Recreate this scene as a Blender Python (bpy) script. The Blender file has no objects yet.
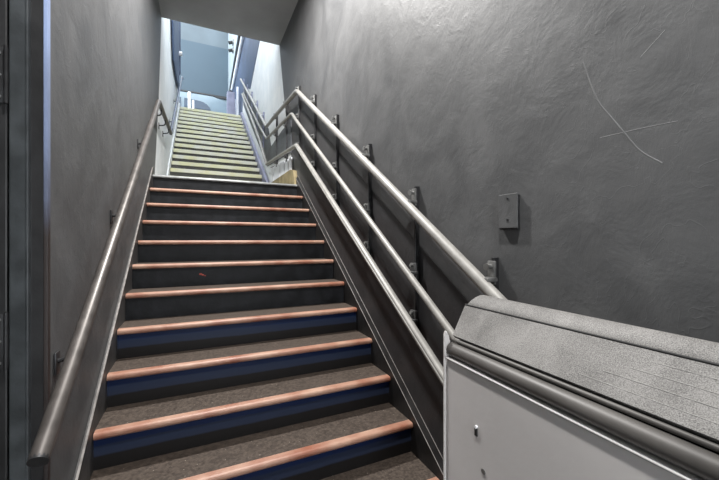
import bpy, bmesh, math, random
from mathutils import Vector, Matrix
random.seed(7)
scene = bpy.context.scene
C = scene.collection
PI = math.pi

# ------------------------------------------------------------------ camera, sky, light
cam_d = bpy.data.cameras.new('camera')
cam_d.sensor_width = 36.0
cam_d.lens = 344.17 / 719 * 36.0
cam_d.clip_start = 0.02
cam = bpy.data.objects.new('camera', cam_d)
cam.location = (0, 0, 1.447)
cam.rotation_euler = (PI / 2, 0, -0.4388)
C.objects.link(cam)
scene.camera = cam

world = bpy.data.worlds.new('sky')
scene.world = world
world.use_nodes = True
wn = world.node_tree.nodes
bg = wn['Background']
bg.inputs[0].default_value = (0.90, 0.955, 1.0, 1)
bg.inputs[1].default_value = 3.0

def area(name, loc, rot, sx, sy, power, col):
    l = bpy.data.lights.new(name, 'AREA')
    l.shape = 'RECTANGLE'; l.size = sx; l.size_y = sy
    l.energy = power; l.color = col
    o = bpy.data.objects.new(name, l)
    o.location = loc; o.rotation_euler = rot
    C.objects.link(o)
    return o
CEIL = 4.56
LAMP = (0.30, 2.9)
FILL_LAMP = (0.25, 0.2)  # unseen second lamp, added to brighten the near right wall
area('ceiling_lamp_and_fill_light', (LAMP[0], LAMP[1], CEIL - 0.13), (0, 0, 0), 0.14, 0.14, 115, (1.0, 0.98, 0.955))
area('ceiling_lamp_and_fill_light', (FILL_LAMP[0], FILL_LAMP[1], CEIL - 0.13), (0, 0, 0), 0.14, 0.14, 80, (1.0, 0.985, 0.965))
area('doorway_daylight', (0.35, -1.40, 1.35), (math.radians(90), 0, 0), 0.9, 2.0, 5, (0.95, 0.97, 1.0))

vs = scene.view_settings
vs.view_transform = 'Standard'
vs.look = 'None'
vs.gamma = 1.0
vs.use_curve_mapping = False
vs.exposure = 0.75

# ------------------------------------------------------------------ materials
def mat(name, col, rough=0.5, metal=0.0, var=0.0, vscale=4.0, stretch=(1, 1, 1), bump=0.0, bscale=30.0,
        col2=None, lo=0.35, hi=0.65, detail=6.0, spec=0.5, rvar=0.0, distort=0.0, specks=None):
    m = bpy.data.materials.new(name)
    m.use_nodes = True
    nt = m.node_tree; N = nt.nodes; L = nt.links
    b = N['Principled BSDF']
    b.inputs['Base Color'].default_value = (*col, 1)
    b.inputs['Roughness'].default_value = rough
    b.inputs['Metallic'].default_value = metal
    b.inputs['Specular IOR Level'].default_value = spec
    tc = N.new('ShaderNodeTexCoord')
    mp = N.new('ShaderNodeMapping')
    mp.inputs['Scale'].default_value = stretch
    L.new(tc.outputs['Object'], mp.inputs[0])
    if col2 is None:
        col2 = tuple(min(1, c * (1 + var)) for c in col)
        col1 = tuple(c * (1 - var) for c in col)
    else:
        col1 = col
    n = N.new('ShaderNodeTexNoise')
    n.inputs['Scale'].default_value = vscale
    n.inputs['Detail'].default_value = detail
    n.inputs['Distortion'].default_value = distort
    L.new(mp.outputs[0], n.inputs['Vector'])
    r = N.new('ShaderNodeValToRGB')
    r.color_ramp.elements[0].position = lo; r.color_ramp.elements[0].color = (*col1, 1)
    r.color_ramp.elements[1].position = hi; r.color_ramp.elements[1].color = (*col2, 1)
    L.new(n.outputs['Fac'], r.inputs[0])
    L.new(r.outputs[0], b.inputs['Base Color'])
    if specks:
        vo = N.new('ShaderNodeTexVoronoi'); vo.inputs['Scale'].default_value = 38
        L.new(tc.outputs['Object'], vo.inputs['Vector'])
        lt_ = N.new('ShaderNodeMath'); lt_.operation = 'LESS_THAN'; lt_.inputs[1].default_value = 0.085
        L.new(vo.outputs['Distance'], lt_.inputs[0])
        sx = N.new('ShaderNodeSeparateXYZ'); L.new(vo.outputs['Color'], sx.inputs[0])
        gt = N.new('ShaderNodeMath'); gt.operation = 'GREATER_THAN'; gt.inputs[1].default_value = 0.62
        L.new(sx.outputs['X'], gt.inputs[0])
        mm = N.new('ShaderNodeMath'); mm.operation = 'MULTIPLY'
        L.new(lt_.outputs[0], mm.inputs[0]); L.new(gt.outputs[0], mm.inputs[1])
        mxx = N.new('ShaderNodeMix'); mxx.data_type = 'RGBA'
        L.new(mm.outputs[0], mxx.inputs[0]); L.new(r.outputs[0], mxx.inputs[6]); mxx.inputs[7].default_value = (*specks, 1)
        L.new(mxx.outputs[2], b.inputs['Base Color'])
    if rvar:
        mr = N.new('ShaderNodeMapRange')
        mr.inputs['To Min'].default_value = max(0.05, rough - rvar)
        mr.inputs['To Max'].default_value = min(1, rough + rvar)
        L.new(n.outputs['Fac'], mr.inputs[0]); L.new(mr.outputs[0], b.inputs['Roughness'])
    if bump:
        n2 = N.new('ShaderNodeTexNoise')
        n2.inputs['Scale'].default_value = bscale
        n2.inputs['Detail'].default_value = 5
        L.new(mp.outputs[0], n2.inputs['Vector'])
        bp = N.new('ShaderNodeBump')
        bp.inputs['Strength'].default_value = bump
        bp.inputs['Distance'].default_value = 0.02
        L.new(n2.outputs['Fac'], bp.inputs['Height'])
        L.new(bp.outputs[0], b.inputs['Normal'])
    return m

def plaster(name, c1, c2, rough=0.52):
    """Trowelled, painted plaster: broad cloudy patches, thin curved trowel ridges, fine grain."""
    m = bpy.data.materials.new(name); m.use_nodes = True
    nt = m.node_tree; N = nt.nodes; L = nt.links
    b = N['Principled BSDF']; b.inputs['Specular IOR Level'].default_value = 0.35
    tc = N.new('ShaderNodeTexCoord')
    mp = N.new('ShaderNodeMapping'); mp.inputs['Scale'].default_value = (1, 1.0, 0.85)
    L.new(tc.outputs['Object'], mp.inputs[0])
    n = N.new('ShaderNodeTexNoise'); n.inputs['Scale'].default_value = 2.2; n.inputs['Detail'].default_value = 8
    n.inputs['Distortion'].default_value = 1.6; n.inputs['Roughness'].default_value = 0.55
    L.new(mp.outputs[0], n.inputs['Vector'])
    r = N.new('ShaderNodeValToRGB')
    r.color_ramp.elements[0].position = 0.32; r.color_ramp.elements[0].color = (*c1, 1)
    r.color_ramp.elements[1].position = 0.7; r.color_ramp.elements[1].color = (*c2, 1)
    L.new(n.outputs['Fac'], r.inputs[0])
    # thin scratches and scuffs
    n3 = N.new('ShaderNodeTexNoise'); n3.inputs['Scale'].default_value = 3.2; n3.inputs['Detail'].default_value = 3
    n3.inputs['Distortion'].default_value = 2.4
    L.new(tc.outputs['Object'], n3.inputs['Vector'])
    s = N.new('ShaderNodeMath'); s.operation = 'SUBTRACT'; s.inputs[1].default_value = 0.5
    L.new(n3.outputs['Fac'], s.inputs[0])
    a = N.new('ShaderNodeMath'); a.operation = 'ABSOLUTE'; L.new(s.outputs[0], a.inputs[0])
    k = N.new('ShaderNodeMapRange'); k.inputs['From Min'].default_value = 0.0; k.inputs['From Max'].default_value = 0.006
    k.inputs['To Min'].default_value = 1.0; k.inputs['To Max'].default_value = 0.0
    L.new(a.outputs[0], k.inputs[0])
    nm = N.new('ShaderNodeTexNoise'); nm.inputs['Scale'].default_value = 2.1; nm.inputs['Detail'].default_value = 2
    L.new(tc.outputs['Object'], nm.inputs['Vector'])
    km = N.new('ShaderNodeMapRange'); km.inputs['From Min'].default_value = 0.56; km.inputs['From Max'].default_value = 0.66
    km.inputs['To Max'].default_value = 0.14
    L.new(nm.outputs['Fac'], km.inputs[0])
    mu = N.new('ShaderNodeMath'); mu.operation = 'MULTIPLY'
    L.new(k.outputs[0], mu.inputs[0]); L.new(km.outputs[0], mu.inputs[1])
    mx = N.new('ShaderNodeMix'); mx.data_type = 'RGBA'
    L.new(mu.outputs[0], mx.inputs[0]); L.new(r.outputs[0], mx.inputs[6])
    mx.inputs[7].default_value = (min(1, c2[0] * 2.0), min(1, c2[1] * 2.0), min(1, c2[2] * 2.0), 1)
    L.new(mx.outputs[2], b.inputs['Base Color'])
    mr = N.new('ShaderNodeMapRange'); mr.inputs['To Min'].default_value = rough - 0.08; mr.inputs['To Max'].default_value = rough + 0.14
    L.new(n.outputs['Fac'], mr.inputs[0]); L.new(mr.outputs[0], b.inputs['Roughness'])
    # bump: broad trowel waves + fine grain
    n4 = N.new('ShaderNodeTexNoise'); n4.inputs['Scale'].default_value = 7; n4.inputs['Detail'].default_value = 10; n4.inputs['Roughness'].default_value = 0.6
    n4.inputs['Distortion'].default_value = 0.35
    L.new(mp.outputs[0], n4.inputs['Vector'])
    ad = N.new('ShaderNodeMath'); ad.operation = 'MULTIPLY_ADD'; ad.inputs[1].default_value = 0.05
    L.new(k.outputs[0], ad.inputs[0]); L.new(n4.outputs['Fac'], ad.inputs[2])
    bp = N.new('ShaderNodeBump'); bp.inputs['Strength'].default_value = 0.3; bp.inputs['Distance'].default_value = 0.02
    L.new(ad.outputs[0], bp.inputs['Height']); L.new(bp.outputs[0], b.inputs['Normal'])
    return m

M = {}
M['dark_wall'] = plaster('dark_grey_plaster', (0.072, 0.073, 0.075), (0.112, 0.113, 0.115))
M['white_wall'] = plaster('white_plaster', (0.70, 0.73, 0.75), (0.82, 0.83, 0.83), 0.6)
M['ceiling'] = mat('ceiling_paint', (0.29, 0.29, 0.295), 0.7, var=0.12, vscale=1.5, bump=0.1)
M['skirt'] = mat('black_skirt_paint', (0.013, 0.012, 0.012), 0.5, var=0.35, vscale=8, bump=0.15, bscale=25, rvar=0.15)
M['skirt_left'] = mat('grey_skirt_paint', (0.05, 0.047, 0.046), 0.45, var=0.25, vscale=8, bump=0.15, bscale=25)
M['edge'] = mat('worn_edge', (0.20, 0.185, 0.175), 0.4, var=0.3, vscale=20)
M['tread'] = mat('worn_brown_tread', (0.042, 0.032, 0.026), 0.6, col2=(0.084, 0.065, 0.052), vscale=60, bump=0.25, bscale=90, rvar=0.2, spec=0.25, specks=(0.30, 0.26, 0.22))
M['floor'] = mat('brown_floor', (0.05, 0.045, 0.04), 0.5, var=0.3, vscale=8, bump=0.2)
M['copper'] = mat('worn_wood_nosing', (0.26, 0.098, 0.058), 0.42, col2=(0.43, 0.27, 0.195), vscale=7, bump=0.1, bscale=60, rvar=0.12, lo=0.3, hi=0.7)
M['nose_grey'] = mat('grey_metal_nosing', (0.27, 0.28, 0.28), 0.35, metal=0.3, var=0.25, vscale=12)
M['riser'] = mat('black_riser_paint', (0.012, 0.013, 0.015), 0.5, var=0.4, vscale=10, bump=0.1, rvar=0.12, spec=0.2)
M['rail_left'] = mat('dark_metal_rail', (0.095, 0.085, 0.079), 0.42, metal=0.4, var=0.2, vscale=14, rvar=0.1)
M['rail'] = mat('pale_grey_metal_rail', (0.27, 0.262, 0.245), 0.45, metal=0.1, var=0.12, vscale=16, rvar=0.08)
M['rail_blue'] = mat('blue_painted_rail', (0.05, 0.075, 0.13), 0.4, var=0.2)
M['iron'] = mat('dark_iron', (0.035, 0.035, 0.037), 0.4, metal=0.4, var=0.3, vscale=20)
M['post'] = mat('dark_post_paint', (0.055, 0.055, 0.055), 0.5, var=0.2)
M['steel'] = mat('grey_steel', (0.22, 0.22, 0.215), 0.4, metal=0.6, var=0.3, vscale=30)
M['lift_panel'] = mat('light_grey_lift_panel', (0.60, 0.575, 0.565), 0.5, var=0.07, vscale=2.2, bump=0.03, bscale=40)
M['lift_tube'] = mat('lift_bumper', (0.085, 0.080, 0.075), 0.45, metal=0.1, var=0.2, vscale=5, rvar=0.1)
M['rubber'] = mat('black_rubber', (0.012, 0.012, 0.012), 0.6, var=0.3)
M['white_panel'] = mat('white_board', (0.78, 0.80, 0.85), 0.5, var=0.1, vscale=3)
M['dado'] = mat('dark_slate_paint', (0.075, 0.08, 0.09), 0.5, var=0.35, vscale=4, bump=0.2)
M['ochre'] = mat('ochre_wood', (0.26, 0.21, 0.11), 0.6, var=0.3, vscale=9)
M['blue_wall'] = mat('blue_grey_facade', (0.050, 0.082, 0.110), 0.6, var=0.08, vscale=0.6, bump=0.05)
M['blue_wall_pale'] = mat('pale_blue_grey_facade', (0.100, 0.128, 0.148), 0.7, var=0.12, vscale=0.8)
M['street'] = mat('concrete_pavement', (0.4, 0.42, 0.44), 0.8, var=0.15)
M['yellow'] = mat('worn_yellow_nosing', (0.62, 0.61, 0.38), 0.5, col2=(0.64, 0.64, 0.58), vscale=5)
M['tread_up'] = mat('grey_concrete_tread', (0.36, 0.36, 0.33), 0.7, var=0.25, vscale=10)
M['riser_up'] = mat('dark_grey_riser', (0.045, 0.045, 0.04), 0.6, var=0.25, vscale=10)
M['blue'] = mat('dark_blue', (0.045, 0.070, 0.13), 0.5, var=0.15, vscale=2)
M['lilac'] = mat('grey_lilac_paint', (0.25, 0.26, 0.36), 0.5, var=0.15)
M['car'] = mat('pale_blue_car_paint', (0.20, 0.265, 0.31), 0.25, var=0.04)
M['glass'] = mat('dark_car_glass', (0.02, 0.045, 0.08), 0.08, var=0.1)
M['white'] = mat('white_post_paint', (0.8, 0.8, 0.82), 0.5, var=0.05)
M['lamp'] = mat('lamp_shade', (0.8, 0.8, 0.78), 0.5)
M['door'] = mat('black_door_paint', (0.022, 0.022, 0.023), 0.4, var=0.3, vscale=9, bump=0.08)
M['jamb'] = mat('dark_steel_jamb', (0.050, 0.056, 0.060), 0.38, var=0.3, vscale=12, bump=0.1, rvar=0.12)
def bead_material():
    """corner bead: blue paint, worn to brown lower down"""
    m = bpy.data.materials.new('blue_paint_worn_to_brown'); m.use_nodes = True
    nt = m.node_tree; N = nt.nodes; L = nt.links
    b = N['Principled BSDF']; b.inputs['Roughness'].default_value = 0.5
    tc = N.new('ShaderNodeTexCoord'); sp = N.new('ShaderNodeSeparateXYZ'); L.new(tc.outputs['Object'], sp.inputs[0])
    n = N.new('ShaderNodeTexNoise'); n.inputs['Scale'].default_value = 5; n.inputs['Detail'].default_value = 5
    L.new(tc.outputs['Object'], n.inputs['Vector'])
    ad = N.new('ShaderNodeMath'); ad.operation = 'MULTIPLY_ADD'; ad.inputs[1].default_value = 0.5
    L.new(n.outputs['Fac'], ad.inputs[0]); L.new(sp.outputs['Z'], ad.inputs[2])
    mr = N.new('ShaderNodeMapRange'); mr.inputs['From Min'].default_value = 1.75; mr.inputs['From Max'].default_value = 2.35
    L.new(ad.outputs[0], mr.inputs[0])
    mx = N.new('ShaderNodeMix'); mx.data_type = 'RGBA'
    mx.inputs[6].default_value = (0.035, 0.027, 0.025, 1); mx.inputs[7].default_value = (0.33, 0.42, 0.66, 1)
    L.new(mr.outputs[0], mx.inputs[0]); L.new(mx.outputs[2], b.inputs['Base Color'])
    return m
M['bead'] = bead_material()

def hood_material():
    m = bpy.data.materials.new('dusty_speckled_hood'); m.use_nodes = True
    nt = m.node_tree; N = nt.nodes; L = nt.links
    b = N['Principled BSDF']; b.inputs['Roughness'].default_value = 0.65
    tc = N.new('ShaderNodeTexCoord')
    n = N.new('ShaderNodeTexNoise'); n.inputs['Scale'].default_value = 420; n.inputs['Detail'].default_value = 3
    L.new(tc.outputs['Object'], n.inputs['Vector'])
    big = N.new('ShaderNodeTexNoise'); big.inputs['Scale'].default_value = 5.5; big.inputs['Detail'].default_value = 5
    big.inputs['Distortion'].default_value = 0.6
    L.new(tc.outputs['Object'], big.inputs['Vector'])
    ad = N.new('ShaderNodeMath'); ad.operation = 'MULTIPLY_ADD'; ad.inputs[1].default_value = 0.55
    L.new(big.outputs['Fac'], ad.inputs[0]); L.new(n.outputs['Fac'], ad.inputs[2])
    r = N.new('ShaderNodeValToRGB')
    r.color_ramp.elements[0].position = 0.60; r.color_ramp.elements[0].color = (0.088, 0.085, 0.081, 1)
    r.color_ramp.elements[1].position = 0.92; r.color_ramp.elements[1].color = (0.26, 0.252, 0.243, 1)
    L.new(ad.outputs[0], r.inputs[0]); L.new(r.outputs[0], b.inputs['Base Color'])
    bp = N.new('ShaderNodeBump'); bp.inputs['Strength'].default_value = 0.25; bp.inputs['Distance'].default_value = 0.003
    L.new(n.outputs['Fac'], bp.inputs['Height']); L.new(bp.outputs[0], b.inputs['Normal'])
    return m
M['hood'] = hood_material()

def riser_two_tone():
    """Lower risers: navy above a black lower band."""
    m = bpy.data.materials.new('navy_and_black_riser'); m.use_nodes = True
    nt = m.node_tree; N = nt.nodes; L = nt.links
    b = N['Principled BSDF']; b.inputs['Roughness'].default_value = 0.45; b.inputs['Specular IOR Level'].default_value = 0.2
    tc = N.new('ShaderNodeTexCoord'); sp = N.new('ShaderNodeSeparateXYZ')
    L.new(tc.outputs['Object'], sp.inputs[0])
    n = N.new('ShaderNodeTexNoise'); n.inputs['Scale'].default_value = 6; n.inputs['Detail'].default_value = 4
    L.new(tc.outputs['Object'], n.inputs['Vector'])
    ad = N.new('ShaderNodeMath'); ad.operation = 'MULTIPLY_ADD'; ad.inputs[1].default_value = 0.012
    L.new(n.outputs['Fac'], ad.inputs[0]); L.new(sp.outputs['Z'], ad.inputs[2])
    r = N.new('ShaderNodeValToRGB')
    e = r.color_ramp.elements
    e[0].position = 0.068; e[0].color = (0.011, 0.010, 0.010, 1)
    e[1].position = 0.074; e[1].color = (0.020, 0.027, 0.050, 1)
    k = e.new(0.118); k.color = (0.017, 0.027, 0.058, 1)
    k = e.new(0.124); k.color = (0.005, 0.016, 0.066, 1)
    L.new(ad.outputs[0], r.inputs[0]); L.new(r.outputs[0], b.inputs['Base Color'])
    return m
M['riser_blue'] = riser_two_tone()

# ------------------------------------------------------------------ mesh helpers
def obj(name, bm, material, parent=None, smooth=None, loc=None):
    bmesh.ops.recalc_face_normals(bm, faces=bm.faces)
    me = bpy.data.meshes.new(name)
    bm.to_mesh(me); bm.free()
    for m in (material if isinstance(material, (list, tuple)) else [material]):
        me.materials.append(m)
    if smooth:
        for p in me.polygons:
            p.use_smooth = True
        me.set_sharp_from_angle(angle=math.radians(smooth))
    o = bpy.data.objects.new(name, me)
    C.objects.link(o)
    if loc: o.location = loc
    if parent:
        o.parent = parent
    return o

def empty(name, loc=(0, 0, 0)):
    o = bpy.data.objects.new(name, None)
    o.empty_display_size = 0.1
    o.location = loc
    C.objects.link(o)
    return o

def tag(o, label, cat, group=None):
    o['label'] = label; o['category'] = cat
    if group: o['group'] = group
    return o

def struct(o):
    o['kind'] = 'structure'
    return o

def box(bm, x0, x1, y0, y1, z0, z1, bevel=0.0, segs=2):
    r = bmesh.ops.create_cube(bm, size=1)
    vs_ = r['verts']
    for v in vs_:
        v.co = Vector(((x0 + x1) / 2 + v.co.x * (x1 - x0), (y0 + y1) / 2 + v.co.y * (y1 - y0), (z0 + z1) / 2 + v.co.z * (z1 - z0)))
    if bevel:
        es = list({e for v in vs_ for e in v.link_edges})
        bmesh.ops.bevel(bm, geom=es, offset=bevel, segments=segs, profile=0.5, affect='EDGES')

def prism(bm, pts, axis, a0, a1, pts2=None):
    """polygon pts extruded along axis between a0 and a1; pts2 optionally a second section"""
    def mk(p, a):
        if axis == 'X': return Vector((a, p[0], p[1]))
        if axis == 'Y': return Vector((p[0], a, p[1]))
        return Vector((p[0], p[1], a))
    A = [bm.verts.new(mk(p, a0)) for p in pts]
    B = [bm.verts.new(mk(p, a1)) for p in (pts2 or pts)]
    n = len(pts)
    bm.faces.new(A); bm.faces.new(list(reversed(B)))
    for i in range(n):
        bm.faces.new((A[i], B[i], B[(i + 1) % n], A[(i + 1) % n]))

def loft(bm, far, near, ya, yb, n=14):
    rings = []
    for k in range(n + 1):
        t = k / n
        rings.append([bm.verts.new((f[0] + (g[0] - f[0]) * t, ya + (yb - ya) * t, f[1] + (g[1] - f[1]) * t)) for f, g in zip(far, near)])
    m = len(far)
    for a, b in zip(rings[:-1], rings[1:]):
        for k in range(m):
            bm.faces.new((a[k], a[(k + 1) % m], b[(k + 1) % m], b[k]))
    bm.faces.new(rings[0][::-1]); bm.faces.new(rings[-1])

def fillet(path, rad, n=6):
    out = [Vector(path[0])]
    for i in range(1, len(path) - 1):
        p, a, b = Vector(path[i]), Vector(path[i - 1]), Vector(path[i + 1])
        d0, d1 = (a - p), (b - p)
        r = min(rad, d0.length * 0.45, d1.length * 0.45)
        s, e = p + d0.normalized() * r, p + d1.normalized() * r
        for k in range(n + 1):
            t = k / n
            out.append(s * (1 - t) ** 2 + p * 2 * t * (1 - t) + e * t * t)
    out.append(Vector(path[-1]))
    return out

def tube(bm, path, r, n=16, section=None, up=Vector((1, 0, 0))):
    """section: list of (u, v) offsets; u along 'up' axis, v perpendicular"""
    path = [Vector(p) for p in path]
    sec = section or [(r * math.cos(2 * PI * k / n), r * math.sin(2 * PI * k / n)) for k in range(n)]
    rings = []
    for i, p in enumerate(path):
        if i == 0: t = (path[1] - p).normalized()
        elif i == len(path) - 1: t = (p - path[i - 1]).normalized()
        else: t = ((p - path[i - 1]).normalized() + (path[i + 1] - p).normalized()).normalized()
        u = (up - t * up.dot(t)).normalized()
        v = t.cross(u)
        rings.append([bm.verts.new(p + u * a + v * b) for a, b in sec])
    m = len(sec)
    for i in range(len(rings) - 1):
        for k in range(m):
            bm.faces.new((rings[i][k], rings[i][(k + 1) % m], rings[i + 1][(k + 1) % m], rings[i + 1][k]))
    bm.faces.new(rings[0][::-1]); bm.faces.new(rings[-1])

def cyl(bm, a, b, r, n=14):
    a, b = Vector(a), Vector(b)
    up = Vector((1, 0, 0)) if abs((b - a).normalized().x) < 0.9 else Vector((0, 0, 1))
    tube(bm, [a, b], r, n, up=up)

# ------------------------------------------------------------------ dimensions
WL, WR = -0.462, 1.180           # wall planes
XL, XR = -0.445, 1.156           # step ends
YL, ZL = 4.35, 2.16              # landing edge
RUN, RISE = 0.264, 0.18
N_LOW = 11                       # nosings below the landing
YU, RUN_U, N_UP = 6.25, 0.2800, 16   # first nosing of the upper flight
def nose_z(y): return ZL + (y - YL) * RISE / RUN
def nose_u(y): return ZL + RISE + (y - YU) * RISE / RUN_U
ZTOP = ZL + RISE * N_UP          # 5.04
YTOP = YU + RUN_U * (N_UP - 1)   # 10.45
BACK = -1.5

# ------------------------------------------------------------------ setting
bm = bmesh.new(); box(bm, -2.2, WR + 0.2, BACK, 1.75, -0.12, 0.0)
struct(obj('floor', bm, M['floor']))
# right wall: dark paint ends in a leaning line where the white paint begins
bm = bmesh.new()
edge_r = [(5.53, CEIL), (5.38, 4.10), (5.19, 3.56), (5.00, 3.10), (4.75, 2.60), (4.60, 2.0), (4.55, -0.12)]
prism(bm, [(BACK, -0.12), (BACK, CEIL)] + edge_r, 'X', WR, WR + 0.2)
wr = struct(obj('wall_right', bm, M['dark_wall']))
bm = bmesh.new()
prism(bm, [(4.55, -0.12), (4.60, 2.0), (4.75, 2.60), (5.00, 3.10), (5.19, 3.56), (5.38, 4.10), (5.53, CEIL), (5.53, 7.4), (14.2, 7.05), (14.2, -0.12)], 'X', WR, WR + 0.2)
struct(obj('wall_right_upper', bm, M['white_wall']))
bm = bmesh.new()
prism(bm, [(5.53, 7.42), (14.2, 7.07), (17.6, 6.9), (17.6, 12.2), (10.0, 8.2), (5.53, 8.0)], 'X', WR + 0.01, WR + 0.2)
prism(bm, [(14.2, 5.04), (17.6, 5.04), (17.6, 6.9), (14.2, 7.07)], 'X', WR + 0.01, WR + 0.2)
struct(obj('wall_right_parapet', bm, mat('pale_blue_render', (0.33, 0.39, 0.43), 0.6, var=0.08, vscale=2)))
# left wall
bm = bmesh.new()
edge_l = [(5.53, CEIL), (5.15, 3.26), (4.76, 2.344), (4.62, 2.0), (4.58, -0.12)]
prism(bm, [(1.528, -0.12), (1.528, CEIL)] + edge_l, 'X', WL - 0.2, WL)
struct(obj('wall_left', bm, M['dark_wall']))
bm = bmesh.new()
prism(bm, [(4.58, -0.12), (4.62, 2.0), (4.76, 2.344), (5.15, 3.26), (5.53, CEIL), (5.53, 7.0), (10.6, 7.0), (10.6, -0.12)], 'X', WL - 0.2, WL)
struct(obj('wall_left_upper', bm, M['white_wall']))
# ceiling over the lower flight; its end is the soffit edge
bm = bmesh.new(); box(bm, -2.2, WR + 0.2, BACK, 5.53, CEIL, CEIL + 0.35)
struct(obj('ceiling', bm, M['ceiling']))
# doorway at the foot of the stairs (left)
bm = bmesh.new(); box(bm, -0.4725, -0.4600, 1.503, 1.528, 0, CEIL, 0.003)
struct(obj('trim_1', bm, M['bead']))
bm = bmesh.new(); box(bm, -0.506, -0.4725, 1.507, 1.56, 0, CEIL)
struct(obj('trim_2', bm, M['door']))
bm = bmesh.new()
box(bm, -0.5545, -0.505, 1.490, 1.56, 0, CEIL, 0.004)
box(bm, -0.512, -0.5045, 1.485, 1.492, 0, CEIL, 0.002)
struct(obj('trim_3', bm, M['jamb']))
bm = bmesh.new()
box(bm, -1.42, -0.562, 1.50, 1.545, 0.01, 2.9, 0.004)
d = struct(obj('door_1', bm, M['door']))
for zc in (1.12, 1.98):
    bm = bmesh.new()
    box(bm, -0.625, -0.562, 1.494, 1.5005, zc - 0.09, zc + 0.09, 0.001)
    cyl(bm, (-0.560, 1.488, zc - 0.092), (-0.560, 1.488, zc + 0.092), 0.006)
    h = obj('hinge', bm, M['iron'], d, 40)
    for k, (dx, dz) in enumerate(((-0.578, .07), (-0.578, 0.0), (-0.578, -.07), (-0.598, -.035), (-0.608, .035))):
        bm = bmesh.new(); cyl(bm, (dx, 1.4945, zc + dz), (dx, 1.4915, zc + dz), 0.005, 10)
        obj('screw', bm, M['steel'], h, 40)
bm = bmesh.new(); box(bm, -1.42, -0.462, 1.50, 1.62, 2.92, CEIL)
struct(obj('wall_over_door', bm, M['jamb']))
bm = bmesh.new(); box(bm, -2.4, -1.42, BACK, 1.62, -0.12, CEIL)
struct(obj('wall_side_left', bm, M['dark_wall']))

# unseen wall behind the viewpoint, added to limit fill light; street doorway open
bm = bmesh.new()
prism(bm, [(-2.2, 0), (-0.15, 0), (-0.15, 2.15), (0.85, 2.15), (0.85, 0), (WR, 0), (WR, CEIL), (-2.2, CEIL)], 'Y', BACK - 0.15, BACK)
struct(obj('wall_front', bm, M['dark_wall']))

# landing
bm = bmesh.new(); box(bm, WL, WR, YL + 0.03, YU + 0.03, ZL - 0.25, ZL)
struct(obj('landing', bm, M['tread_up']))
# thin raised pale lines on the plaster of the right wall
def pale_ridge(pts, w):
    bm = bmesh.new()
    tube(bm, fillet([(WR, y, z) for y, z in pts], 0.2, 12), w, 6, [(w * 0.45 * math.cos(PI * k / 6), w * 1.6 * math.sin(PI * k / 6)) for k in range(12)])
    obj('pale_ridge', bm, mat('pale_line', (0.135, 0.136, 0.138), 0.5, var=0.25, vscale=14), wr, 60)

# dark painted band and white board on the right landing wall
bm = bmesh.new()
prism(bm, [(4.72, 2.66), (4.74, 3.12), (5.3, 3.13), (6.2, 3.10), (6.45, 3.50), (10.3, 5.98), (10.3, 5.3), (6.55, 2.82), (5.6, 2.74)], 'X', WR - 0.012, WR)
struct(obj('trim_4', bm, M['dado']))

# darker band on the right wall under the upper rail of the lower flight
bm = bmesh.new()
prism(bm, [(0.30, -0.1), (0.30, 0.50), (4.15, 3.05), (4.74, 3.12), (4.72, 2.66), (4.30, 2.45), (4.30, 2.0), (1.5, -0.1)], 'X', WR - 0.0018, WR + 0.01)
struct(obj('trim_7', bm, plaster('dark_band_plaster', (0.036, 0.035, 0.037), (0.056, 0.055, 0.057))))

# ------------------------------------------------------------------ lower staircase
st = tag(empty('staircase', (0.35, 1.45, 0)), 'dark painted lower staircase with copper-brown rounded nosings', 'staircase')
def rel(o, root):
    o.parent = root
    o.matrix_parent_inverse = Matrix.Translation(root.location).inverted()
    return o
def nosing_bm(x0, x1, y, z, h=0.034, over=0.0):
    """half-round nosing strip: front bulge at y, top at z"""
    bm = bmesh.new()
    pts = [(y + 0.045, z + 0.003), (y + 0.012, z + 0.003)]
    for k in range(9):
        a = PI / 2 + PI * k / 8
        pts.append((y + 0.012 + 0.014 * math.cos(a), z + 0.003 - h / 2 + h / 2 * math.sin(a)))
    pts += [(y + 0.045, z - h + 0.003)]
    # remove duplicate of the first arc point
    pts.pop(1)
    prism(bm, pts, 'X', x0, x1)
    return bm
for i in range(0, N_LOW + 1):
    y = YL - RUN * i; z = ZL - RISE * i
    # riser below this nosing
    rb = bmesh.new(); box(rb, XL, XR, 0.0, 0.02, 0.0, RISE - 0.03)
    r = obj('riser', rb, M['riser_blue'] if i >= 7 else M['riser'], None, loc=(0, y + 0.025, z - RISE))
    rel(r, st)
    if i == 5:
        bm = bmesh.new()
        for k in range(3):
            bmesh.ops.create_icosphere(bm, subdivisions=2, radius=0.010 - 0.002 * k, matrix=Matrix.Translation((0.02 + 0.016 * k, 3.0545, 1.172 - 0.007 * k)) @ Matrix.Diagonal((1.2, 0.12, 0.7, 1)))
        p_ = obj('red_paint_fleck', bm, mat('red_fleck', (0.35, 0.05, 0.03), 0.5, var=0.2)); p_.parent = r
        p_.matrix_parent_inverse = Matrix.Translation(r.location).inverted(); p_['label'] = 'small red paint fleck'
    if i == 0:
        nb = nosing_bm(XL, XR, y, z, 0.032)
        n = rel(obj('landing_nosing', nb, M['nose_grey'], None, 40), st)
        n['label'] = 'grey metal nosing at the landing edge'
    else:
        tb = bmesh.new(); box(tb, XL, XR, y + 0.03, y + RUN + 0.04, z - 0.03, z)
        t = rel(obj('tread', tb, M['tread']), st)
        nb = nosing_bm(XL + 0.004, XR - 0.004, y, z)
        n = obj('nosing', nb, M['copper'], None, 40)
        n.parent = t; n.matrix_parent_inverse = t.matrix_parent_inverse.copy() if False else Matrix.Identity(4)
        n.matrix_parent_inverse = Matrix.Identity(4)
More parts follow.
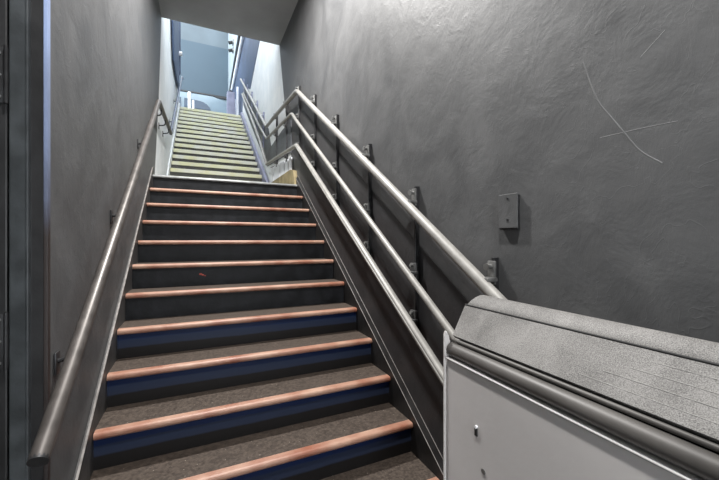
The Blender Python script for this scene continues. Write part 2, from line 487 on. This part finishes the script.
# skirt boards
y0, y1 = 1.42, YL + 0.10
bm = bmesh.new()
up = 0.075
prism(bm, [(y0, 0.0), (y0, nose_z(y0) + up), (YL, ZL + up), (YL + 0.12, ZL + up + 0.02), (YL + 0.12, ZL - 0.25), (YL, ZL - 0.3), (y0 + 0.5, 0.0)], 'X', WL + 0.002, XL)
sk = rel(obj('skirt_board', bm, M['skirt_left']), st)
bm = bmesh.new()
prism(bm, [(y0, nose_z(y0) + up), (y0, nose_z(y0) + up + 0.005), (YL, ZL + up + 0.005), (YL, ZL + up)], 'X', XL - 0.007, XL + 0.002)
e = obj('worn_edge', bm, M['edge'], sk)
bm = bmesh.new()
A = [(y0, 0.0), (y0, nose_z(y0) + 0.05), (YL + 0.05, ZL + 0.085), (YL + 0.05, ZL - 0.3), (y0 + 0.5, 0.0)]
B = [(y0, 0.0), (y0, nose_z(y0) + 0.095), (YL + 0.05, ZL + 0.125), (YL + 0.05, ZL - 0.3), (y0 + 0.5, 0.0)]
prism(bm, A, 'X', XR, WR - 0.002, B)
sk = rel(obj('skirt_board', bm, M['skirt']), st)
for dx, dz in ((XR, 0.05), (WR - 0.005, 0.095)):
    bm = bmesh.new()
    tube(bm, [(dx, y0, nose_z(y0) + dz), (dx, YL + 0.05, ZL + dz + 0.033)], 0.0026, 8)
    e = obj('worn_edge', bm, M['edge'], sk, 60)

# ------------------------------------------------------------------ upper staircase
su = tag(empty('staircase', (0.35, YU, ZL)), 'upper staircase with worn yellow-green nosings climbing to the street', 'staircase')
for i in range(N_UP):
    y = YU + RUN_U * i; z = ZL + RISE * (i + 1)
    rb = bmesh.new(); box(rb, WL + 0.02, WR - 0.06, y + 0.02, y + 0.04, z - RISE, z - 0.03)
    rel(obj('riser', rb, M['riser_up']), su)
    tb = bmesh.new(); box(tb, WL + 0.02, WR - 0.06, y + 0.05, y + RUN_U + 0.035, z - 0.04, z)
    t = rel(obj('tread', tb, M['tread_up']), su)
    nb = bmesh.new(); box(nb, WL + 0.025, WR - 0.065, y, y + 0.09, z - 0.064, z + 0.004, 0.006)
    n = obj('nosing', nb, M['yellow'], None)
    n.parent = t; n.matrix_parent_inverse = Matrix.Identity(4)
for (xa, xb, m) in ((WL + 0.002, WL + 0.02, M['white_wall']), (WR - 0.06, WR - 0.014, M['lilac'])):
    bm = bmesh.new()
    ya = YU - 0.05
    prism(bm, [(ya, ZL - 0.1), (ya, nose_u(ya) + 0.09), (YTOP, ZTOP + 0.1), (YTOP + 0.2, ZTOP + 0.1), (YTOP + 0.2, ZTOP - 0.2), (ya + 0.4, ZL - 0.1)], 'X', xa, xb)
    rel(obj('skirt_board', bm, m), su)

# ------------------------------------------------------------------ left handrail
XH = -0.385
hl = tag(empty('handrail', (XH, 1.2, 0.9)), 'worn dark metal tube handrail along the left wall', 'handrail')
def rail(name, pts, r, m, root, rad=0.06, section=None, n=16):
    bm = bmesh.new()
    tube(bm, fillet(pts, rad), r, n, section)
    return rel(obj(name, bm, m, None, 35), root)
pl = [(XH, 1.195, 0.86), (XH, 1.444, 1.02), (XH, 1.831, 1.280), (XH, 2.559, 1.765), (XH, 4.30, 2.955), (XH, 6.12, 3.12)]
rail('rail', pl, 0.0235, M['rail_left'], hl, 0.05)
bm = bmesh.new(); cyl(bm, (XH, 1.190, 0.857), (XH, 1.199, 0.8625), 0.0236)
rel(obj('end_cap', bm, M['iron'], None, 35), hl)
def zl(y):
    for a, b in zip(pl[:-1], pl[1:]):
        if a[1] <= y <= b[1]: return a[2] + (b[2] - a[2]) * (y - a[1]) / (b[1] - a[1])
    return pl[-1][2]
def wall_bracket(root, y, z, x, wall, m):
    bm = bmesh.new()
    s = 1 if x > wall else -1
    box(bm, wall, wall + s * 0.008, y - 0.022, y + 0.022, z - 0.145, z - 0.065, 0.003) if s > 0 else box(bm, wall - 0.008, wall, y - 0.022, y + 0.022, z - 0.105, z - 0.035, 0.003)
    tube(bm, fillet([(wall, y, z - 0.10), (x, y, z - 0.085), (x, y, z - 0.018)], 0.03), 0.008, 10, up=Vector((0, 1, 0)))
    return rel(obj('bracket', bm, m, None, 40), root)
for y in (1.58, 2.44, 3.43, 4.6, 5.15, 5.7):
    wall_bracket(hl, y, zl(y), XH, WL, M['iron'])
hu = tag(empty('handrail', (XH, 6.2, 3.2)), 'blue upper handrail on the white wall left of the yellow steps', 'handrail')
rail('rail', [(XH, 6.16, 3.12), (XH, 6.3, 3.24), (XH, 10.3, 5.80), (XH, 10.9, 5.98)], 0.022, M['rail_blue'], hu)
for y in (6.9, 8.2, 9.6):
    wall_bracket(hu, y, 3.24 + (y - 6.3) * 0.64, XH, WL, M['rail_blue'])

# ------------------------------------------------------------------ lift track on the right wall
XT = 1.10
lt = tag(empty('lift_track', (XT, 1.0, 1.0)), 'three pale grey tube rails on dark posts along the right wall', 'railing')
PU = [(XT, 0.30, 0.727), (XT, 4.149, 3.277), (XT, 5.482, 3.403), (XT, 6.25, 3.46), (XT, 7.75, 4.42), (XT, 10.3, 6.02)]
PM = [(XT, 0.30, 0.330), (XT, 1.317, 1.008), (XT, 2.523, 1.815), (XT, 4.245, 2.965), (XT, 4.40, 3.085), (XT, 6.22, 3.24), (XT, 7.079, 3.744), (XT, 9.7, 5.40)]
PL = [(XT, 0.30, 0.066), (XT, 4.17, 2.614), (XT, 4.45, 2.640), (XT, 6.24, 2.79), (XT, 6.993, 3.44), (XT, 8.196, 4.28), (XT, 9.95, 5.46)]
rail('upper_rail', PU, 0.027, M['rail'], lt, 0.06)
rail('middle_rail', PM, 0.020, M['rail'], lt, 0.08)
# lower rail: tube with a groove along its face
sec = []
for k in range(40):
    a = 2 * PI * k / 40; d = 0.026
    if 22 <= k <= 23: d = 0.0225
    sec.append((d * math.cos(a), d * math.sin(a)))
rail('lower_rail', PL, 0.026, M['rail'], lt, 0.05, sec)
def zr(P, y):
    for a, b in zip(P[:-1], P[1:]):
        if a[1] <= y <= b[1]: return a[2] + (b[2] - a[2]) * (y - a[1]) / (b[1] - a[1])
    return P[-1][2]
for y in (1.10, 1.69, 2.30, 2.96, 3.62, 4.27, 4.95, 5.65):
    zu, zm, zw = zr(PU, y), zr(PM, y), zr(PL, y)
    bm = bmesh.new()
    box(bm, WR - 0.030, WR, y - 0.008, y + 0.008, zw - 0.10, zu + 0.115, 0.003)
    p = rel(obj('post', bm, M['iron'], None), lt)
    def kid(name, bm, m=M['steel'], par=p):
        o = obj(name, bm, m, None, 40); o.parent = par; o.matrix_parent_inverse = Matrix.Identity(4); return o
    # arm holding the upper rail: a flat plate with a bolt above it
    bm = bmesh.new()
    box(bm, XT - 0.005, WR - 0.028, y - 0.028, y + 0.028, zu + 0.012, zu + 0.030, 0.004)
    box(bm, WR - 0.040, WR - 0.028, y - 0.020, y + 0.020, zu + 0.0, zu + 0.10, 0.003)
    kid('rail_bracket', bm)
    bm = bmesh.new()
    cyl(bm, (WR - 0.038, y, zu + 0.075), (WR - 0.062, y, zu + 0.075), 0.011)
    cyl(bm, (WR - 0.060, y, zu + 0.075), (WR - 0.068, y, zu + 0.075), 0.017, 6)
    kid('bolt', bm)
    for zz in (zm, zw):
        bm = bmesh.new()
        box(bm, XT + 0.004, WR - 0.028, y - 0.035, y + 0.035, zz - 0.008, zz + 0.008, 0.003)
        box(bm, WR - 0.045, WR - 0.028, y - 0.028, y + 0.028, zz - 0.055, zz + 0.055, 0.004)
        kid('clamp', bm, M['post'])
        bm = bmesh.new()
        tube(bm, fillet([(WR - 0.03, y - 0.01, zz + 0.02), (WR - 0.055, y - 0.015, zz - 0.05), (XT + 0.01, y, zz - 0.035)], 0.03), 0.007, 8, up=Vector((0, 1, 0)))
        kid('hook', bm)
        bm = bmesh.new()
        cyl(bm, (WR - 0.044, y, zz + 0.042), (WR - 0.062, y, zz + 0.042), 0.010, 8)
        kid('bolt', bm)
# uprights along the upper flight
for y in (6.9, 7.7, 8.5, 9.3, 10.05):
    bm = bmesh.new()
    box(bm, WR - 0.03, WR, y - 0.015, y + 0.015, zr(PL, y) - 0.1, zr(PU, y) + 0.08, 0.003)
    box(bm, XT, WR - 0.028, y - 0.015, y + 0.015, zr(PU, y) - 0.01, zr(PU, y) + 0.008, 0.002)
    box(bm, XT, WR - 0.028, y - 0.015, y + 0.015, zr(PL, y) - 0.008, zr(PL, y) + 0.008, 0.002)
    rel(obj('post', bm, M['lilac'], None), lt)

# white panels and ochre kerb on the landing wall
wp = tag(empty('wall_panel', (WR, 5.3, 2.5)), 'white boards with dark seams below the lower rail on the landing', 'panel')
ys = [4.66, 4.86, 5.10, 5.42, 5.9, 6.22]
for a, b in zip(ys[:-1], ys[1:]):
    bm = bmesh.new()
    prism(bm, [(a + 0.028, 2.22), (b - 0.028, 2.22), (b - 0.028, zr(PL, b) - 0.07), (a + 0.028, zr(PL, a) - 0.07)], 'X', WR - 0.02, WR - 0.004)
    rel(obj('board', bm, M['white_panel']), wp)
bm = bmesh.new(); prism(bm, [(4.62, 2.2), (6.24, 2.2), (6.24, 2.75), (4.62, 2.56)], 'X', WR - 0.006, WR)
rel(obj('backing', bm, M['iron']), wp)
bm = bmesh.new()
prism(bm, [(4.40, ZL), (4.46, 2.36), (4.62, 2.40), (6.1, 2.43), (6.1, ZL)], 'X', WR - 0.05, WR)
struct(obj('baseboard_right', bm, M['ochre']))

# ------------------------------------------------------------------ folded stair lift platform
lf = tag(empty('platform_lift', (0.95, 0.4, 0)), 'folded wheelchair stair lift with light grey panel and dusty sloped hood', 'stair lift')
Y1, Y0 = 1.03, -0.35     # far end, near end
def lerp2(far, near_03):  # near section measured at y=.30 extrapolated to Y0
    k = (Y1 - Y0) / (Y1 - 0.30)
    return [(f[0] + (n[0] - f[0]) * k, f[1] + (n[1] - f[1]) * k) for f, n in zip(far, near_03)]
# sloped lower hood plate
far = [(0.873, 1.087), (0.934, 1.196), (0.944, 1.188), (0.885, 1.075)]
near = [(0.849, 1.087), (0.938, 1.196), (0.948, 1.188), (0.861, 1.075)]
bm = bmesh.new(); loft(bm, far, lerp2(far, near), Y1, Y0, 24)
hood = rel(obj('hood', bm, M['hood'], None, 30), lf)
# ribs on the hood towards the near end
bm = bmesh.new()
kk = (Y1 - Y0) / (Y1 - 0.30)
for t in (0.20, 0.40, 0.60, 0.80):
    def hp(y):
        s = (Y1 - y) / (Y1 - 0.30)
        ax = 0.873 + (0.849 - 0.873) * s; bx = 0.934 + (0.938 - 0.934) * s
        return (ax + (bx - ax) * t, y, 1.087 + 0.109 * t - 0.0002)
    tube(bm, [hp(0.36 + 0.24 * (1 - t)), hp(Y0 + 0.01)], 0.0009, 6)
o = obj('ribs', bm, mat('pale_rib', (0.26, 0.255, 0.245), 0.65, var=0.2, vscale=40), None, 60); o.parent = hood; o.matrix_parent_inverse = Matrix.Identity(4)
# upper hood: rounded top behind a dark seam
def rounded(y_shift):
    return None
far_t = [(0.9385, 1.196), (0.960, 1.212), (0.985, 1.224), (1.010, 1.230), (1.026, 1.229), (1.036, 1.218), (1.040, 1.10), (0.945, 1.10)]
near_t = [(0.9425, 1.196), (0.957, 1.212), (0.973, 1.224), (0.987, 1.230), (0.998, 1.229), (1.012, 1.218), (1.030, 1.10), (0.949, 1.10)]
bm = bmesh.new(); prism(bm, far_t, 'Y', Y1 - 0.004, Y0, lerp2(far_t, near_t))
cap = rel(obj('hood_top', bm, M['hood'], None, 50), lf)
def at(y, f, n):
    s = (Y1 - y) / (Y1 - 0.30)
    return (f[0] + (n[0] - f[0]) * s, y, f[1] + (n[1] - f[1]) * s)
bm = bmesh.new()
tube(bm, [at(Y1 + 0.001, (0.936, 1.1975), (0.940, 1.1975)), at(Y0, (0.936, 1.1975), (0.940, 1.1975))], 0.0035, 8)
rel(obj('seam_seal', bm, M['rubber'], None, 60), lf)
# thin bright strip under the hood lip, dark gap, then bumper tube
f_, n_ = (0.872, 1.071), (0.850, 1.071)
bm = bmesh.new(); tube(bm, [at(Y1, f_, n_), at(Y0, f_, n_)], 0.007, 10)
rel(obj('lip_strip', bm, M['lift_tube'], None, 60), lf)
f_, n_ = (0.866, 1.037), (0.840, 1.037)
bm = bmesh.new(); tube(bm, [at(Y1 - 0.004, f_, n_), at(Y0, f_, n_)], 0.0255, 20)
rel(obj('bumper_tube', bm, M['lift_tube'], None, 60), lf)
# front panel
kf = (Y1 - Y0) / (Y1 - 0.30)
fx, nx = 0.840, 0.840 + (0.817 - 0.840) * kf
bm = bmesh.new()
V = [bm.verts.new(p) for p in ((fx, Y1 - 0.006, 0.14), (nx, Y0, 0.14), (nx, Y0, 1.005), (fx, Y1 - 0.006, 1.010),
                              (fx + 0.03, Y1 - 0.006, 0.14), (nx + 0.03, Y0, 0.14), (nx + 0.03, Y0, 1.005), (fx + 0.03, Y1 - 0.006, 1.010))]
for f in ((0, 1, 2, 3), (7, 6, 5, 4), (0, 4, 5, 1), (1, 5, 6, 2), (2, 6, 7, 3), (3, 7, 4, 0)):
    bm.faces.new([V[k] for k in f])
bmesh.ops.bevel(bm, geom=list(bm.edges), offset=0.003, segments=2, affect='EDGES')
fp = rel(obj('front_panel', bm, M['lift_panel'], None), lf)
# bright folded edge along the panel's top
f_, n_ = (0.838, 1.008), (0.815, 1.006)
bm = bmesh.new(); tube(bm, [at(Y1 - 0.008, f_, n_), at(Y0, f_, n_)], 0.0035, 8)
rel(obj('panel_edge', bm, mat('pale_metal_edge', (0.36, 0.355, 0.35), 0.5, var=0.15), None, 60), lf)
def onpanel(y, z):
    s = (Y1 - y) / (Y1 - 0.30)
    return 0.840 + (0.817 - 0.840) * s
# keyhole slot and dent
bm = bmesh.new(); yk = 0.868; x = onpanel(yk, 0)
box(bm, x - 0.004, x + 0.004, yk - 0.006, yk + 0.006, 0.798, 0.826, 0.002)
rel(obj('key_slot', bm, M['rubber'], None), lf)
bm = bmesh.new(); cyl(bm, (x + 0.002, yk - 0.002, 0.829), (x - 0.006, yk - 0.002, 0.829), 0.005, 10)
rel(obj('rivet', bm, M['white'], None, 40), lf)
bm = bmesh.new(); yk = 0.835; x = onpanel(yk, 0)
cyl(bm, (x + 0.002, yk, 0.700), (x - 0.002, yk, 0.700), 0.009, 12)
rel(obj('plug', bm, M['steel'], None, 40), lf)
# end plate: rounded tip showing above the tube
bm = bmesh.new()
prism(bm, [(0.834, 0.14), (0.834, 1.090), (0.838, 1.105), (0.845, 1.105), (0.856, 1.085), (0.870, 1.02), (0.870, 0.14)], 'Y', Y1, Y1 + 0.006)
rel(obj('end_plate', bm, M['lift_panel'], None), lf)
# body behind the panel and the carriage that rides the rails
bm = bmesh.new(); box(bm, 0.872, 1.02, Y0 + 0.02, Y1 - 0.02, 0.10, 1.075, 0.01)
rel(obj('body', bm, M['iron'], None), lf)
bm = bmesh.new()
box(bm, 1.02, 1.065, 0.15, 0.85, 0.12, 0.95, 0.01)
rel(obj('carriage', bm, M['iron'], None), lf)
for ya in (Y0 + 0.1, Y1 - 0.3):
    bm = bmesh.new(); box(bm, 0.88, 1.0, ya, ya + 0.06, 0.0, 0.12, 0.004)
    rel(obj('foot', bm, M['iron'], None), lf)

# ------------------------------------------------------------------ junction box on the right wall
jb = tag(empty('junction_box', (WR, 1.043, 1.567)), 'small dark grey electrical box on the dark right wall above the lift', 'electrical box')
bm = bmesh.new(); box(bm, WR - 0.018, WR, 0.984, 1.072, 1.490, 1.632, 0.002)
rel(obj('back_box', bm, M['iron'], None), jb)
bm = bmesh.new(); box(bm, WR - 0.022, WR - 0.016, 0.980, 1.074, 1.496, 1.637, 0.002)
rel(obj('cover_plate', bm, M['dark_wall'], None), jb)
for z in (1.53, 1.618):
    bm = bmesh.new(); cyl(bm, (WR - 0.021, 1.027, z), (WR - 0.025, 1.027, z), 0.0045, 10)
    rel(obj('screw', bm, M['iron'], None, 40), jb)

# ------------------------------------------------------------------ street level at the top
bm = bmesh.new(); box(bm, -8, 6, YTOP + 0.05, 17.6, ZTOP - 0.25, ZTOP)
struct(obj('pavement', bm, M['street']))
bm = bmesh.new(); box(bm, -8, 6, 16.0, 16.4, ZTOP, 7.53)
struct(obj('wall_back_base', bm, mat('pale_blue_base', (0.22, 0.28, 0.32), 0.6, var=0.08, vscale=1)))
bm = bmesh.new(); box(bm, -8, 1.15, 15.90, 15.999, 7.53, 7.63)
struct(obj('trim_6', bm, M['iron']))
bm = bmesh.new(); box(bm, -8, 6, 16.0, 16.4, 7.53, 9.75)
wb = struct(obj('wall_back', bm, M['blue_wall']))
bm = bmesh.new(); box(bm, -8, 6, 16.03, 16.4, 9.75, 11.2)
struct(obj('wall_back_upper', bm, M['blue_wall_pale']))
# blue steel gate leaf folded against the left wall at the top
gl = tag(empty('gate_leaf', (WL + 0.03, 8.2, 5.0)), 'dark blue steel gate leaf folded against the white left wall', 'gate')
bm = bmesh.new()
prism(bm, [(7.20, 6.6), (7.20, 5.47), (7.50, 4.90), (8.25, 4.94), (9.02, 5.00), (9.50, 5.12), (9.50, 6.95)], 'X', WL + 0.02, WL + 0.05)
rel(obj('leaf', bm, M['blue'], None), gl)
bm = bmesh.new()
tube(bm, [(WL + 0.055, 9.46, 5.48), (WL + 0.055, 9.46, 6.95)], 0.025, 8, up=Vector((0, 1, 0)))
rel(obj('stile', bm, M['rail_blue'], None, 60), gl)
bm = bmesh.new(); cyl(bm, (WL + 0.05, 9.3, 5.92), (WL + 0.12, 9.3, 5.92), 0.05)
rel(obj('knob', bm, M['white'], None, 60), gl)
# dark blue strip and pipe on the right wall
bm = bmesh.new()
prism(bm, [(7.13, 5.747), (8.9, 5.2), (10.3, 5.82), (10.6, 5.1), (14.19, 5.06), (14.19, 7.02), (9.47, 7.215), (7.0, 7.3), (6.9, 5.95)], 'X', WR - 0.008, WR)
struct(obj('trim_5', bm, M['blue']))
pp = tag(empty('wall_pipe', (WR, 11.5, 7.2)), 'white pipe beside a dark cable high on the upper right wall', 'pipe')
bm = bmesh.new(); tube(bm, [(WR - 0.05, 8.0, 7.3), (WR - 0.05, 9.47, 7.16), (WR - 0.05, 13.4, 6.96)], 0.05, 10)
rel(obj('pipe', bm, M['white_panel'], None, 60), pp)
bm = bmesh.new(); tube(bm, [(WR - 0.04, 8.0, 7.62), (WR - 0.04, 10.13, 7.50), (WR - 0.04, 13.9, 7.06)], 0.085, 10)
rel(obj('cable', bm, M['iron'], None, 60), pp)
for k, z in enumerate((8.74, 8.45)):
    f = tag(empty('wall_fixture', (WR, 13.48, z)), ('upper' if k == 0 else 'lower') + ' of two small dark fixtures on the pale blue wall', 'fixture', 'small fixtures on the pale wall')
    bm = bmesh.new(); box(bm, WR - 0.03, WR + 0.012, 13.36, 13.6, z - 0.07, z + 0.07, 0.01)
    rel(obj('back_plate', bm, M['steel'], None), f)
    bm = bmesh.new(); cyl(bm, (WR - 0.03, 13.48, z), (WR - 0.16, 13.48, z - 0.05), 0.06)
    rel(obj('head', bm, M['iron'], None, 40), f)
# cabinet at the top right
cb = tag(empty('control_cabinet', (0.95, 11.2, ZTOP)), 'grey-lilac box standing at the top right of the yellow steps', 'cabinet')
bm = bmesh.new(); box(bm, 0.80, 1.02, 11.1, 11.35, ZTOP, 5.95, 0.01)
rel(obj('body', bm, M['lilac'], None), cb)
bm = bmesh.new(); box(bm, 0.82, 1.00, 11.09, 11.1, ZTOP + 0.1, 5.9, 0.004)
rel(obj('door', bm, M['lilac'], None), cb)
# white guard posts at the head of the track
for k, (y, h) in enumerate(((10.95, 1.02), (11.9, 1.0), (12.9, 0.98))):
    o = tag(empty('guard_post', (1.08, y, ZTOP)), ('nearest', 'middle', 'farthest')[k] + ' of three white guard posts beside the blue wall strip at the top', 'post', 'guard posts at the head of the stairs')
    bm = bmesh.new(); box(bm, 1.05, 1.11, y - 0.03, y + 0.03, ZTOP + 0.012, ZTOP + h, 0.008)
    rel(obj('shaft', bm, M['white_panel'], None), o)
    bm = bmesh.new(); box(bm, 1.02, 1.14, y - 0.06, y + 0.06, ZTOP, ZTOP + 0.012)
    rel(obj('base', bm, M['steel'], None), o)
# bollards
for k, (x, y, h, r) in enumerate(((-0.24, 12.0, 1.03, 0.045), (-0.135, 12.35, 0.92, 0.032))):
    o = tag(empty('bollard', (x, y, ZTOP)), ('taller white post' if k == 0 else 'thinner shorter white post') + ' at the top of the steps in front of the car', 'bollard', 'posts at the top of the steps')
    bm = bmesh.new(); cyl(bm, (x, y, ZTOP + 0.01), (x, y, ZTOP + h), r)
    rel(obj('post', bm, M['white'], None, 40), o)
    bm = bmesh.new(); cyl(bm, (x, y, ZTOP), (x, y, ZTOP + 0.02), r * 1.8)
    rel(obj('base', bm, M['steel'], None, 40), o)

# ------------------------------------------------------------------ parked car seen over the top step
car = tag(empty('car', (-1.2, 13.9, ZTOP)), 'pale blue car parked across the top of the stairs', 'car')
Z = ZTOP
prof = [(-3.4, Z + .28), (-3.42, Z + .62), (-3.3, Z + .80), (-2.45, Z + .92), (-1.75, Z + 1.38), (-1.3, Z + 1.46), (0.45, Z + 1.46), (0.86, Z + 1.34), (0.98, Z + .95), (1.0, Z + .5), (0.95, Z + .28)]
bm = bmesh.new()
ysec = [(13.0, 0.0), (13.06, 0.02), (14.64, 0.02), (14.7, 0.0)]
rings = []
for yy, g in ((13.0, 0), (13.02, 1), (14.68, 1), (14.7, 0)):
    ring = []
    for (x, z) in prof:
        tum = max(0.0, z - (Z + .95)) * 0.28
        yv = yy + tum if yy < 13.9 else yy - tum
        ring.append(bm.verts.new((x if g else -1.2 + (x + 1.2) * 0.985, yv, z if g else Z + .7 + (z - Z - .7) * 0.97)))
    rings.append(ring)
for a, b in zip(rings[:-1], rings[1:]):
    n = len(prof)
    for k in range(n):
        bm.faces.new((a[k], a[(k + 1) % n], b[(k + 1) % n], b[k]))
bm.faces.new(rings[0][::-1]); bm.faces.new(rings[-1])
rel(obj('body', bm, M['car'], None, 35), car)
def car_window(pts):
    bm = bmesh.new()
    fr = [(x, 12.99 + (z - .95) * 0.28 if z > .95 else 12.99, Z + z) for x, z in pts]
    A = [bm.verts.new(p) for p in fr]; B = [bm.verts.new((p[0], p[1] + 0.03, p[2])) for p in fr]
    bm.faces.new(A); bm.faces.new(B[::-1])
    for i in range(len(A)):
        bm.faces.new((A[i], A[(i + 1) % len(A)], B[(i + 1) % len(A)], B[i]))
    rel(obj('window', bm, M['glass'], None), car)
car_window([(-0.42, .90), (.40, .90), (.36, 1.0), (.28, 1.10), (.16, 1.17), (.0, 1.20), (-0.42, 1.23)])
car_window([(-1.35, .90), (-0.52, .90), (-0.52, 1.235), (-1.2, 1.25)])
car_window([(-2.2, .92), (-1.45, .90), (-1.32, 1.25), (-1.62, 1.24)])
bm = bmesh.new(); tube(bm, [(-1.2, 13.17, Z + 1.49), (0.55, 13.17, Z + 1.485)], 0.028, 8, up=Vector((0, 1, 0)))
rel(obj('roof_rail', bm, M['iron'], None, 60), car)
for x in (-2.55, 0.2):
    for yy in (13.0, 14.55):
        bm = bmesh.new(); cyl(bm, (x, yy - 0.01, Z + .31), (x, yy + 0.16, Z + .31), 0.31, 24)
        w = rel(obj('wheel', bm, M['rubber'], None, 40), car)
        bm = bmesh.new(); cyl(bm, (x, yy - 0.02, Z + .31), (x, yy + 0.17, Z + .31), 0.18, 18)
        h = obj('hub', bm, M['steel'], None, 40); h.parent = w; h.matrix_parent_inverse = Matrix.Identity(4)

# ------------------------------------------------------------------ ceiling lamp and added fill lamp (above the frame)
for (lx, ly), lab in ((LAMP, 'small square ceiling lamp above the lower steps'), (FILL_LAMP, 'unseen square fill lamp added above the foot of the stairs')):
    cl = tag(empty('ceiling_lamp_and_fill', (lx, ly, CEIL)), lab, 'lamp', 'ceiling lamps of the stairwell')
    bm = bmesh.new(); box(bm, lx - 0.14, lx + 0.14, ly - 0.14, ly + 0.14, CEIL - 0.04, CEIL, 0.01)
    rel(obj('base', bm, M['lamp'], None), cl)

# ------------------------------------------------------------------ pale raised lines on the right wall
pale_ridge([(0.733, 2.05), (0.704, 1.95), (0.679, 1.885), (0.643, 1.831), (0.567, 1.707), (0.514, 1.663)], 0.0012)
pale_ridge([(0.679, 1.778), (0.56, 1.775), (0.479, 1.77)], 0.0009)
pale_ridge([(0.567, 1.984), (0.507, 2.033)], 0.0009)
